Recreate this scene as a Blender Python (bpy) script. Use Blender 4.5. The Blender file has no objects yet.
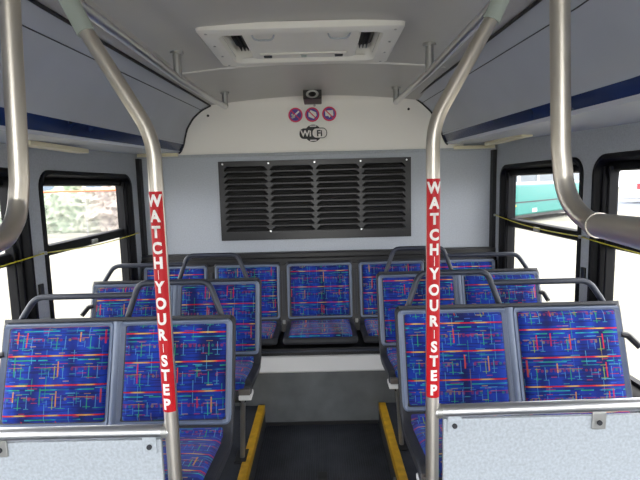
import bpy, bmesh, math, random
from mathutils import Vector, Matrix
random.seed(7)
S = bpy.context.scene
COL = S.collection
PI = math.pi

# ------------------------------------------------------------------ materials
def lin(c):
    r = []
    for v in c[:3]:
        v = v / 255.0
        r.append(v / 12.92 if v <= 0.04045 else ((v + 0.055) / 1.055) ** 2.4)
    return (*r, 1.0)

def mat(name, rgb, rough=0.5, metal=0.0, spec=0.5, noise=None, bump=None, coat=0.0, aniso=None):
    """noise=(scale, amount, detail): speckle of the colour; bump=(scale, strength)"""
    m = bpy.data.materials.new(name)
    m.use_nodes = True
    nt = m.node_tree
    b = nt.nodes['Principled BSDF']
    b.inputs['Base Color'].default_value = lin(rgb)
    b.inputs['Roughness'].default_value = rough
    b.inputs['Metallic'].default_value = metal
    b.inputs['Specular IOR Level'].default_value = spec
    b.inputs['Coat Weight'].default_value = coat
    if noise or bump:
        tc = nt.nodes.new('ShaderNodeTexCoord')
    if noise:
        n = nt.nodes.new('ShaderNodeTexNoise')
        n.inputs['Scale'].default_value = noise[0]
        n.inputs['Detail'].default_value = noise[2] if len(noise) > 2 else 2
        r = nt.nodes.new('ShaderNodeValToRGB')
        c = lin(rgb)
        k = noise[1]
        r.color_ramp.elements[0].position = 0.3
        r.color_ramp.elements[1].position = 0.7
        r.color_ramp.elements[0].color = (c[0] * (1 - k), c[1] * (1 - k), c[2] * (1 - k), 1)
        r.color_ramp.elements[1].color = (min(1, c[0] * (1 + k)), min(1, c[1] * (1 + k)), min(1, c[2] * (1 + k)), 1)
        nt.links.new(tc.outputs['Object'], n.inputs['Vector'])
        nt.links.new(n.outputs['Fac'], r.inputs['Fac'])
        nt.links.new(r.outputs['Color'], b.inputs['Base Color'])
    if bump:
        n2 = nt.nodes.new('ShaderNodeTexNoise')
        n2.inputs['Scale'].default_value = bump[0]
        bp = nt.nodes.new('ShaderNodeBump')
        bp.inputs['Strength'].default_value = bump[1]
        bp.inputs['Distance'].default_value = 0.002
        nt.links.new(tc.outputs['Object'], n2.inputs['Vector'])
        nt.links.new(n2.outputs['Fac'], bp.inputs['Height'])
        nt.links.new(bp.outputs['Normal'], b.inputs['Normal'])
    return m

class NB:
    """tiny node-expression builder"""
    def __init__(s, nt): s.nt = nt
    def m(s, op, a, b=None, c=None):
        n = s.nt.nodes.new('ShaderNodeMath'); n.operation = op
        for i, v in enumerate((a, b, c)):
            if v is None: continue
            if isinstance(v, (int, float)): n.inputs[i].default_value = v
            else: s.nt.links.new(v, n.inputs[i])
        return n.outputs[0]
    def comb(s, x, y, z=0.0):
        n = s.nt.nodes.new('ShaderNodeCombineXYZ')
        for i, v in enumerate((x, y, z)):
            if isinstance(v, (int, float)): n.inputs[i].default_value = v
            else: s.nt.links.new(v, n.inputs[i])
        return n.outputs[0]
    def white(s, v):
        n = s.nt.nodes.new('ShaderNodeTexWhiteNoise'); n.noise_dimensions = '3D'
        s.nt.links.new(v, n.inputs['Vector']); return n.outputs['Value'], n.outputs['Color']
    def noise(s, v, scale=1.0, detail=2):
        n = s.nt.nodes.new('ShaderNodeTexNoise'); n.inputs['Scale'].default_value = scale
        n.inputs['Detail'].default_value = detail
        s.nt.links.new(v, n.inputs['Vector']); return n.outputs['Fac']
    def ramp(s, f, stops, const=False):
        n = s.nt.nodes.new('ShaderNodeValToRGB')
        if const: n.color_ramp.interpolation = 'CONSTANT'
        e = n.color_ramp.elements
        while len(e) < len(stops): e.new(0.5)
        for i, (p, c) in enumerate(stops):
            e[i].position = p; e[i].color = lin(c)
        s.nt.links.new(f, n.inputs['Fac']); return n.outputs['Color']
    def mix(s, f, a, b):
        n = s.nt.nodes.new('ShaderNodeMix'); n.data_type = 'RGBA'
        s.nt.links.new(f, n.inputs[0])
        for i, v in ((6, a), (7, b)):
            if isinstance(v, tuple): n.inputs[i].default_value = lin(v)
            else: s.nt.links.new(v, n.inputs[i])
        return n.outputs[2]

def fabric_material():
    m = bpy.data.materials.new('woven_blue_plaid_fabric'); m.use_nodes = True
    nt = m.node_tree; B = NB(nt)
    bs = nt.nodes['Principled BSDF']
    uvn = nt.nodes.new('ShaderNodeUVMap'); sx = nt.nodes.new('ShaderNodeSeparateXYZ')
    nt.links.new(uvn.outputs[0], sx.inputs[0])
    u, v = sx.outputs[0], sx.outputs[1]
    uv = B.comb(u, v)
    # ground colour: royal blue with vertical purple and navy shades
    n1 = B.noise(B.comb(B.m('MULTIPLY', u, 14), B.m('MULTIPLY', v, 3.2)), 1.0, 1)
    col = B.ramp(n1, [(0.30, (10, 24, 86)), (0.44, (14, 40, 130)), (0.60, (20, 58, 164)), (0.78, (44, 38, 118))])
    # faint weave of navy horizontals
    w = B.noise(B.comb(B.m('MULTIPLY', u, 6), B.m('MULTIPLY', v, 130)), 1.0, 1)
    col = B.mix(B.m('MULTIPLY', B.m('GREATER_THAN', w, 0.56), 0.55), col, (14, 18, 66))
    P = 0.105                                         # the repeat of the horizontal stripes
    def band(pos, half, thr, seed, f=22, src=None):
        fr = B.m('FRACT', B.m('ADD', B.m('DIVIDE', v, P), 1 - pos))
        d = B.m('ABSOLUTE', B.m('SUBTRACT', fr, 0.5))
        k = B.m('LESS_THAN', d, half / P)
        if thr is not None:
            n = B.noise(B.comb(B.m('MULTIPLY', u, f), B.m('MULTIPLY', B.m('FLOOR', B.m('DIVIDE', v, P / 2)), 3.7), seed), 1.0, 0)
            k = B.m('MULTIPLY', k, B.m('GREATER_THAN', n, thr))
        return k
    # teal stripes, then rows of dots, then vertical strokes, then the red lines on top
    tealn = B.noise(B.comb(B.m('MULTIPLY', u, 16), v, 3.3), 1.0, 0)
    teal = B.ramp(tealn, [(0.40, (24, 96, 130)), (0.52, (40, 170, 190)), (0.62, (38, 150, 96))])
    col = B.mix(B.m('MULTIPLY', band(0.87, 0.0022, 0.42, 1.0), 0.75), col, teal)
    col = B.mix(B.m('MULTIPLY', band(0.74, 0.0014, 0.50, 9.0), 0.5), col, teal)
    # dotted rows
    def dots(pos, cell, seed, prob, stops, hv=0.008):
        fr = B.m('FRACT', B.m('ADD', B.m('DIVIDE', v, P), 1 - pos))
        dv = B.m('MULTIPLY', B.m('SUBTRACT', fr, 0.5), P)
        cu = B.m('DIVIDE', u, cell)
        du = B.m('MULTIPLY', B.m('SUBTRACT', B.m('FRACT', cu), 0.5), cell)
        rr = B.m('SQRT', B.m('ADD', B.m('MULTIPLY', du, du), B.m('MULTIPLY', dv, dv)))
        a, _ = B.white(B.comb(B.m('FLOOR', cu), B.m('FLOOR', B.m('ADD', B.m('DIVIDE', v, P), 1 - pos)), seed))
        k = B.m('MULTIPLY', B.m('LESS_THAN', rr, hv), B.m('GREATER_THAN', a, 1 - prob))
        a2, _ = B.white(B.comb(B.m('FLOOR', cu), 4.0, seed + 2))
        return k, B.ramp(a2, stops, True)
    k, c = dots(0.56, 0.0165, 5.0, 0.8, [(0, (120, 36, 78)), (0.35, (40, 110, 100)), (0.6, (140, 116, 60)), (0.8, (140, 40, 74))], 0.0055)
    col = B.mix(B.m('MULTIPLY', k, 0.6), col, c)
    # three small upright motifs across each pad between the red stripes
    U = 0.125
    fu = B.m('MULTIPLY', B.m('SUBTRACT', B.m('FRACT', B.m('DIVIDE', u, U)), 0.5), U)
    fv = B.m('MULTIPLY', B.m('SUBTRACT', B.m('FRACT', B.m('ADD', B.m('DIVIDE', v, P), 0.5)), 0.5), P)
    rnd, rcol = B.white(B.comb(B.m('FLOOR', B.m('DIVIDE', u, U)), B.m('FLOOR', B.m('ADD', B.m('DIVIDE', v, P), 0.5)), 31.0))
    def rect(cu0, cu1, cv0, cv1):
        return B.m('MULTIPLY', B.m('LESS_THAN', B.m('ABSOLUTE', B.m('SUBTRACT', fu, (cu0 + cu1) / 2)), (cu1 - cu0) / 2), B.m('LESS_THAN', B.m('ABSOLUTE', B.m('SUBTRACT', fv, (cv0 + cv1) / 2)), (cv1 - cv0) / 2))
    green = B.ramp(rnd, [(0, (34, 140, 100)), (0.5, (40, 150, 120)), (0.8, (120, 150, 70))], True)
    for rc, cc, kk in (((-0.0015, 0.0018, -0.030, 0.018), green, 0.9), ((-0.014, 0.014, -0.024, -0.021), green, 0.6), ((-0.022, -0.0195, -0.022, 0.002), (70, 130, 190), 0.8),
                       ((0.030, 0.0325, -0.026, 0.020), (84, 150, 190), 0.7), ((0.022, 0.040, -0.028, -0.0255), (60, 150, 150), 0.6), ((-0.010, 0.014, 0.022, 0.0245), (170, 130, 60), 0.55),
                       ((-0.048, -0.0455, -0.020, 0.014), (60, 120, 180), 0.55), ((-0.036, -0.020, -0.004, -0.002), (70, 150, 170), 0.45)):
        col = B.mix(B.m('MULTIPLY', rect(*rc), kk), col, cc)
    warm = B.m('GREATER_THAN', rnd, 0.62)
    col = B.mix(B.m('MULTIPLY', B.m('MULTIPLY', rect(0.010, 0.0145, -0.020, 0.034), warm), 0.9), col, B.ramp(rnd, [(0, (200, 60, 40)), (0.75, (196, 130, 50)), (0.88, (196, 34, 60))], True))
    # vertical strokes in cells
    def strokes(cw, ch, ou, ov, seed, prob, half, stops, lmin=0.22, lr=0.2, k2=0.9):
        cu = B.m('ADD', B.m('DIVIDE', u, cw), ou); cv = B.m('ADD', B.m('DIVIDE', v, ch), ov)
        cell = B.comb(B.m('FLOOR', cu), B.m('FLOOR', cv), seed)
        a, colr = B.white(cell)
        sp = nt.nodes.new('ShaderNodeSeparateXYZ'); nt.links.new(colr, sp.inputs[0])
        centre = B.m('ADD', B.m('MULTIPLY', sp.outputs[0], 0.6), 0.2)
        du = B.m('ABSOLUTE', B.m('SUBTRACT', B.m('FRACT', cu), centre))
        dv = B.m('ABSOLUTE', B.m('SUBTRACT', B.m('FRACT', cv), 0.5))
        ln = B.m('ADD', B.m('MULTIPLY', sp.outputs[1], lr), lmin)
        k = B.m('MULTIPLY', B.m('LESS_THAN', du, half / cw), B.m('LESS_THAN', dv, ln))
        k = B.m('MULTIPLY', k, B.m('GREATER_THAN', a, 1 - prob))
        return B.m('MULTIPLY', k, k2), B.ramp(sp.outputs[2], stops, True)
    cy = [(0, (70, 150, 190)), (0.3, (36, 150, 110)), (0.55, (90, 170, 200)), (0.75, (60, 90, 180)), (0.9, (150, 130, 60))]
    wm = [(0, (200, 70, 40)), (0.3, (190, 30, 60)), (0.6, (205, 140, 50)), (0.8, (30, 130, 100))]
    for args in ((0.050, P, 0.1, 0.0, 11.0, 0.40, 0.0014, cy, 0.2, 0.2, 0.5), (0.060, P / 2, 0.4, 0.3, 12.0, 0.22, 0.0014, cy, 0.2, 0.25, 0.45),
                 (0.11, P, 0.7, 0.35, 13.0, 0.40, 0.0026, wm, 0.16, 0.2, 0.8)):
        k, c = strokes(*args); col = B.mix(k, col, c)
    # short dashes
    def dashes(ch, cw, seed, prob, half, stops):
        cu = B.m('DIVIDE', u, cw); cv = B.m('DIVIDE', v, ch)
        a, colr = B.white(B.comb(B.m('FLOOR', cu), B.m('FLOOR', cv), seed))
        sp = nt.nodes.new('ShaderNodeSeparateXYZ'); nt.links.new(colr, sp.inputs[0])
        dv = B.m('ABSOLUTE', B.m('SUBTRACT', B.m('FRACT', cv), 0.5))
        k = B.m('MULTIPLY', B.m('LESS_THAN', dv, half / ch), B.m('GREATER_THAN', a, 1 - prob))
        return B.m('MULTIPLY', k, 0.7), B.ramp(sp.outputs[1], stops, True)
    for args in ((0.0125, 0.022, 21.0, 0.07, 0.0013, [(0, (60, 140, 150)), (0.35, (190, 150, 70)), (0.55, (170, 40, 60)), (0.8, (70, 110, 190))]),
                 (0.0175, 0.035, 22.0, 0.10, 0.0014, [(0, (30, 130, 110)), (0.4, (160, 44, 80)), (0.7, (80, 160, 190))])):
        k, c = dashes(*args); col = B.mix(k, col, c)
    redn = B.m('ADD', B.m('ABSOLUTE', B.m('DIVIDE', fu, U)), B.m('MULTIPLY', B.m('SUBTRACT', B.noise(B.comb(B.m('MULTIPLY', u, 25), B.m('FLOOR', B.m('ADD', B.m('DIVIDE', v, P), 0.4)), 8.0), 1.0, 0), 0.5), 0.5))
    red = B.ramp(redn, [(0.06, (196, 160, 84)), (0.16, (200, 120, 54)), (0.26, (192, 40, 50)), (0.36, (180, 20, 48))])
    col = B.mix(band(0.02, 0.0026, None, 0), col, red)
    thin = B.ramp(redn, [(0.15, (170, 110, 60)), (0.3, (140, 30, 66))])
    col = B.mix(B.m('MULTIPLY', band(0.62, 0.0013, 0.47, 6.0, 30), 0.8), col, thin)
    nt.links.new(col, bs.inputs['Base Color'])
    bs.inputs['Roughness'].default_value = 0.85
    bs.inputs['Specular IOR Level'].default_value = 0.25
    bs.inputs['Sheen Weight'].default_value = 0.15
    return m

def ribbed_floor():
    m = bpy.data.materials.new('ribbed_black_vinyl'); m.use_nodes = True
    nt = m.node_tree; B = NB(nt); bs = nt.nodes['Principled BSDF']
    tc = nt.nodes.new('ShaderNodeTexCoord'); sx = nt.nodes.new('ShaderNodeSeparateXYZ')
    nt.links.new(tc.outputs['Object'], sx.inputs[0])
    rib = B.m('SINE', B.m('MULTIPLY', sx.outputs[0], 2 * PI / 0.012))
    n = B.noise(tc.outputs['Object'], 9, 4)
    c = B.ramp(n, [(0.35, (34, 37, 45)), (0.65, (52, 56, 66))])
    c = B.mix(B.m('MULTIPLY', B.m('GREATER_THAN', rib, 0.3), 0.35), c, (74, 78, 90))
    nt.links.new(c, bs.inputs['Base Color'])
    bp = nt.nodes.new('ShaderNodeBump'); bp.inputs['Strength'].default_value = 0.6; bp.inputs['Distance'].default_value = 0.002
    nt.links.new(rib, bp.inputs['Height']); nt.links.new(bp.outputs['Normal'], bs.inputs['Normal'])
    bs.inputs['Roughness'].default_value = 0.55
    return m

def glass_material(name, tint=(244, 244, 244)):
    m = bpy.data.materials.new(name); m.use_nodes = True
    nt = m.node_tree
    for n in list(nt.nodes):
        if n.type != 'OUTPUT_MATERIAL': nt.nodes.remove(n)
    out = [n for n in nt.nodes if n.type == 'OUTPUT_MATERIAL'][0]
    t = nt.nodes.new('ShaderNodeBsdfTransparent'); t.inputs[0].default_value = lin(tint)
    g = nt.nodes.new('ShaderNodeBsdfGlossy'); g.inputs['Roughness'].default_value = 0.02
    lw = nt.nodes.new('ShaderNodeLayerWeight'); B = NB(nt)
    fc = B.m('ADD', B.m('MULTIPLY', B.m('POWER', lw.outputs['Facing'], 5.0), 0.6), 0.025)
    mx = nt.nodes.new('ShaderNodeMixShader')
    nt.links.new(fc, mx.inputs[0]); nt.links.new(t.outputs[0], mx.inputs[1]); nt.links.new(g.outputs[0], mx.inputs[2])
    nt.links.new(mx.outputs[0], out.inputs[0])
    return m

def leaf_material():
    m = bpy.data.materials.new('mixed_hedge_leaves'); m.use_nodes = True
    nt = m.node_tree; B = NB(nt); bs = nt.nodes['Principled BSDF']
    tc = nt.nodes.new('ShaderNodeTexCoord'); sx = nt.nodes.new('ShaderNodeSeparateXYZ'); nt.links.new(tc.outputs['Object'], sx.inputs[0])
    n = B.noise(tc.outputs['Object'], 3.2, 8)
    g = B.ramp(n, [(0.36, (104, 122, 98)), (0.52, (140, 152, 128)), (0.66, (182, 186, 168))])
    br = B.ramp(n, [(0.36, (124, 112, 106)), (0.52, (158, 146, 136)), (0.66, (196, 182, 170))])
    n2 = B.noise(tc.outputs['Object'], 0.5, 2)
    k = B.m('ADD', B.m('MULTIPLY', B.m('ADD', sx.outputs[0], 13.2), 0.5), B.m('SUBTRACT', B.m('MULTIPLY', n2, 2.0), 0.5))
    n3 = nt.nodes.new('ShaderNodeClamp'); nt.links.new(k, n3.inputs[0])
    nt.links.new(B.mix(n3.outputs[0], g, br), bs.inputs['Base Color'])
    bs.inputs['Roughness'].default_value = 0.85
    return m

M = dict(
    ceiling=mat('cream_ceiling_laminate', (180, 178, 174), 0.32, spec=0.5, noise=(3, 0.03, 3)),
    rearwhite=mat('white_rear_panel', (243, 240, 234), 0.35),
    cove=mat('grey_cove_plastic', (176, 181, 191), 0.42, noise=(2.5, 0.06, 3)),
    coveunder=mat('glossy_pale_cove_underside', (196, 200, 208), 0.22),
    blue=mat('navy_blue_stripe', (22, 44, 92), 0.24, noise=(5, 0.25, 2)),
    wall=mat('speckled_grey_wall_laminate', (168, 173, 180), 0.55, noise=(160, 0.09, 2)),
    rearwall=mat('speckled_blue_grey_rear_laminate', (178, 184, 193), 0.45, noise=(120, 0.08, 4)),
    panel=mat('speckled_pale_barrier_laminate', (178, 186, 194), 0.4, noise=(150, 0.14, 3)),
    black=mat('black_rubber', (20, 20, 24), 0.5),
    sash=mat('black_window_aluminium', (9, 10, 16), 0.55, spec=0.22),
    vent=mat('dark_grey_vent_plate', (22, 22, 25), 0.32, spec=0.5, noise=(30, 0.12, 3)),
    ventin=mat('vent_interior', (8, 8, 9), 0.8),
    steel=mat('brushed_stainless_steel', (206, 200, 191), 0.36, metal=1.0, bump=(220, 0.08)),
    railsteel=mat('bright_stainless_steel', (224, 224, 226), 0.3, metal=1.0),
    hardware=mat('grey_steel_hardware', (182, 182, 180), 0.4, metal=0.85),
    collar=mat('grey_green_collar_plastic', (164, 174, 168), 0.5),
    shell=mat('dark_grey_seat_plastic', (40, 42, 49), 0.5, bump=(300, 0.2)),
    rim=mat('slate_blue_seat_plastic', (112, 124, 146), 0.36, bump=(300, 0.15)),
    handle=mat('charcoal_grab_handle_plastic', (48, 53, 66), 0.38),
    fabric=fabric_material(),
    floor=ribbed_floor(),
    frontfloor=mat('speckled_pale_bounce_floor', (150, 152, 156), 0.5, noise=(90, 0.2, 3)),  # unseen floor, coloured pale to bounce light onto the lower poles
    platform=mat('dark_platform_vinyl', (42, 46, 56), 0.6, noise=(20, 0.2, 4)),
    bracket=mat('dull_bronze_bracket', (112, 106, 102), 0.4, metal=0.4),
    riser=mat('scuffed_grey_riser_metal', (108, 112, 114), 0.45, metal=0.25, noise=(9, 0.16, 5)),
    nosing=mat('pale_metal_nosing', (226, 226, 226), 0.4),
    yellow=mat('yellow_step_edging', (204, 158, 30), 0.5, noise=(25, 0.18, 4)),
    cord=mat('yellow_pull_cord', (186, 178, 36), 0.5),
    white=mat('white_hatch_plastic', (226, 224, 218), 0.35),
    cream=mat('cream_strip_plastic', (222, 214, 184), 0.4),
    dark=mat('black_plastic', (26, 26, 28), 0.4),
    red=mat('red_vinyl_sticker', (190, 14, 28), 0.4, spec=0.3),
    letter=mat('white_lettering', (244, 240, 238), 0.45),
    pink=mat('pink_red_ring', (222, 52, 96), 0.5),
    purple=mat('violet_sticker_ground', (92, 70, 160), 0.5),
    stwhite=mat('white_sticker_ground', (240, 236, 232), 0.5),
    stblack=mat('black_sticker_ink', (38, 38, 42), 0.5),
    glass=glass_material('window_glass'),
    teal=mat('teal_bus_paint', (16, 124, 116), 0.3),
    buswhite=mat('white_bus_paint', (190, 192, 196), 0.35),
    busglass=mat('dull_grey_bus_glass', (84, 96, 104), 0.3),
    tyre=mat('tyre_rubber', (34, 34, 36), 0.8),
    amber=mat('amber_lens', (220, 180, 60), 0.3),
    concrete=mat('pale_concrete_ground', (116, 114, 103), 0.9, noise=(0.5, 0.25, 6)),
    asphalt=mat('grey_asphalt', (84, 90, 100), 0.9, noise=(0.4, 0.1, 5)),
    galv=mat('galvanised_wire', (150, 150, 150), 0.6),
    orange=mat('orange_plastic_pipe', (224, 110, 70), 0.5),
    leaf=leaf_material(),
    leafb=mat('brownish_dry_leaves', (160, 140, 122), 0.8, noise=(2.4, 0.35, 6), bump=(6, 1.0)),
    slate=mat('blue_grey_roofing', (110, 124, 140), 0.7),
    redlens=mat('red_tail_lens', (200, 40, 50), 0.3),
    bodyskin=mat('white_exterior_skin', (220, 220, 220), 0.5),
)

# ------------------------------------------------------------------ helpers
def link(name, bm, material, parent=None, smooth=False, mats=None):
    me = bpy.data.meshes.new(name)
    bmesh.ops.recalc_face_normals(bm, faces=bm.faces)
    if smooth:
        for f in bm.faces: f.smooth = True
    bm.to_mesh(me); bm.free()
    for mm in (mats or [material]): me.materials.append(mm)
    o = bpy.data.objects.new(name, me); COL.objects.link(o)
    if smooth:
        me.set_sharp_from_angle(angle=math.radians(38))
    if parent: o.parent = parent
    return o

def empty(name, loc, label, cat, group=None, rz=0):
    o = bpy.data.objects.new(name, None); COL.objects.link(o)
    o.location = loc; o.rotation_euler.z = rz
    o['label'] = label; o['category'] = cat
    if group: o['group'] = group
    return o

def tag(o, label, cat, group=None):
    o['label'] = label; o['category'] = cat
    if group: o['group'] = group
    return o

def struct(o):
    o['kind'] = 'structure'; return o

def box(bm, lo, hi, mi=0):
    vs = [bm.verts.new((x, y, z)) for x in (lo[0], hi[0]) for y in (lo[1], hi[1]) for z in (lo[2], hi[2])]
    for a in ((0, 1, 3, 2), (4, 6, 7, 5), (0, 4, 5, 1), (2, 3, 7, 6), (0, 2, 6, 4), (1, 5, 7, 3)):
        f = bm.faces.new([vs[i] for i in a]); f.material_index = mi

def rbox(bm, lo, hi, r=0.004, mi=0):
    t = bmesh.new(); box(t, lo, hi)
    bmesh.ops.recalc_face_normals(t, faces=t.faces)
    bmesh.ops.bevel(t, geom=list(t.edges), offset=r, segments=2, affect='EDGES', profile=0.5)
    merge(bm, t, mi)

def merge(bm, t, mi=0, mtx=None):
    mp = {}
    for v in t.verts: mp[v] = bm.verts.new(mtx @ v.co if mtx else v.co)
    for f in t.faces:
        nf = bm.faces.new([mp[v] for v in f.verts]); nf.material_index = mi; nf.smooth = f.smooth
    t.free()

def fillet(pts, r, n=6):
    pts = [Vector(p) for p in pts]; out = [pts[0]]
    rs = r if isinstance(r, (list, tuple)) else [r] * (len(pts) - 2)
    for i in range(1, len(pts) - 1):
        a, b, c = pts[i - 1], pts[i], pts[i + 1]
        d1, d2 = (a - b), (c - b)
        k = min(rs[i - 1], d1.length * 0.49, d2.length * 0.49)
        p, q = b + d1.normalized() * k, b + d2.normalized() * k
        for j in range(n + 1):
            t = j / n
            out.append((1 - t) ** 2 * p + 2 * t * (1 - t) * b + t * t * q)
    out.append(pts[-1]); return out

def tube(bm, pts, r, seg=14, caps=True, mi=0):
    pts = [Vector(p) for p in pts]
    n = len(pts); rr = r if isinstance(r, (list, tuple)) else [r] * n
    tan = []
    for i in range(n):
        t = (pts[min(i + 1, n - 1)] - pts[max(i - 1, 0)])
        tan.append(t.normalized())
    up = Vector((0, 0, 1)) if abs(tan[0].z) < 0.9 else Vector((1, 0, 0))
    nrm = (up - tan[0] * up.dot(tan[0])).normalized(); rings = []
    for i in range(n):
        nrm = (nrm - tan[i] * nrm.dot(tan[i])).normalized(); bi = tan[i].cross(nrm)
        rings.append([bm.verts.new(pts[i] + (nrm * math.cos(a) + bi * math.sin(a)) * rr[i]) for a in [2 * PI * k / seg for k in range(seg)]])
    for i in range(n - 1):
        for k in range(seg):
            f = bm.faces.new((rings[i][k], rings[i][(k + 1) % seg], rings[i + 1][(k + 1) % seg], rings[i + 1][k])); f.smooth = True; f.material_index = mi
    if caps:
        f = bm.faces.new(rings[0][::-1]); f.material_index = mi
        f = bm.faces.new(rings[-1]); f.material_index = mi

def T(name, pts, r, m, parent=None, seg=14):
    bm = bmesh.new(); tube(bm, pts, r, seg)
    return link(name, bm, m, parent, smooth=True)

def X(name, lo, hi, m, parent=None, r=0.0):
    bm = bmesh.new()
    rbox(bm, lo, hi, r) if r else box(bm, lo, hi)
    return link(name, bm, m, parent)

def rrect(y0, y1, z0, z1, r, n=6):
    r = min(r, (y1 - y0) / 2, (z1 - z0) / 2); out = []
    for cy, cz, a0 in ((y1 - r, z1 - r, 0), (y0 + r, z1 - r, PI / 2), (y0 + r, z0 + r, PI), (y1 - r, z0 + r, 1.5 * PI)):
        for k in range(n + 1):
            a = a0 + PI / 2 * k / n
            out.append((cy + r * math.cos(a), cz + r * math.sin(a)))
    return out

def loops(bm, ls, axis='x', mi=0, close=True):
    """ls: list of lists of 3-D points, bridged in order (closed to the first when close)"""
    rs = [[bm.verts.new(p) for p in l] for l in ls]
    n = len(rs[0]); m = len(rs)
    for i in range(m if close else m - 1):
        a, b = rs[i], rs[(i + 1) % m]
        for k in range(n):
            f = bm.faces.new((a[k], a[(k + 1) % n], b[(k + 1) % n], b[k])); f.material_index = mi
    return rs

def sheet(bm, secs, mi=0):
    rs = [[bm.verts.new(p) for p in s] for s in secs]
    for a, b in zip(rs, rs[1:]):
        for k in range(len(a) - 1):
            f = bm.faces.new((a[k], a[k + 1], b[k + 1], b[k])); f.material_index = mi

# ------------------------------------------------------------------ the bus shell
WX = 1.215; OX = 1.30; RY = 3.25; FY = -2.5
SILL, HEAD = 0.55, 1.515

bm = bmesh.new(); box(bm, (-0.33, 0.2, -0.05), (0.335, 2.66, 0.0)); box(bm, (-0.33, 0.17, -0.38), (0.335, 0.2, 0.0))
struct(link('floor', bm, M['floor']))
bm = bmesh.new(); box(bm, (-WX, FY, -0.42), (WX, 0.2, -0.38)); struct(link('floor_front', bm, M['frontfloor']))
for s, nm in ((-1, 'floor_left_platform'), (1, 'floor_right_platform')):
    bm = bmesh.new()
    a, b = (-WX, -0.335) if s < 0 else (0.34, WX)
    box(bm, (a, 0.2, -0.40), (b, 2.66, 0.125))
    struct(link(nm, bm, M['platform']))
    # angled yellow step edging along the aisle side of the platform
    bm = bmesh.new(); e = -0.333 if s < 0 else 0.338
    c = e + s * 0.040
    rbox(bm, (min(e, c), 0.2, 0.118), (max(e, c), 2.645, 0.134), 0.003)
    rbox(bm, (min(e, e + s * 0.01), 0.2, 0.09), (max(e, e + s * 0.01), 2.645, 0.132), 0.003)
    struct(link('trim_1' if s < 0 else 'trim_2', bm, M['yellow']))
# small square floor plate, riser, pale nosing
bm = bmesh.new(); rbox(bm, (-0.022, 2.12, -0.001), (0.026, 2.185, 0.0035), 0.002)
tag(link('floor_plate', bm, M['dark']), 'small black square plate set in the ribbed aisle floor', 'floor plate')
bm = bmesh.new(); box(bm, (-WX, 2.655, -0.05), (WX, RY, 0.330))
struct(link('wall_rear_step', bm, M['riser']))
bm = bmesh.new(); box(bm, (-0.345, 2.648, 0.0), (0.35, 2.656, 0.020))
struct(link('baseboard_rear', bm, M['black']))
bm = bmesh.new(); sheet(bm, [[(x, 2.651, 0.326), (x, 2.648, 0.334), (x, 2.705, 0.398), (x, 2.725, 0.402), (x, 2.725, 0.326)] for x in (-WX, WX)])
struct(link('trim_3', bm, M['nosing']))

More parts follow.
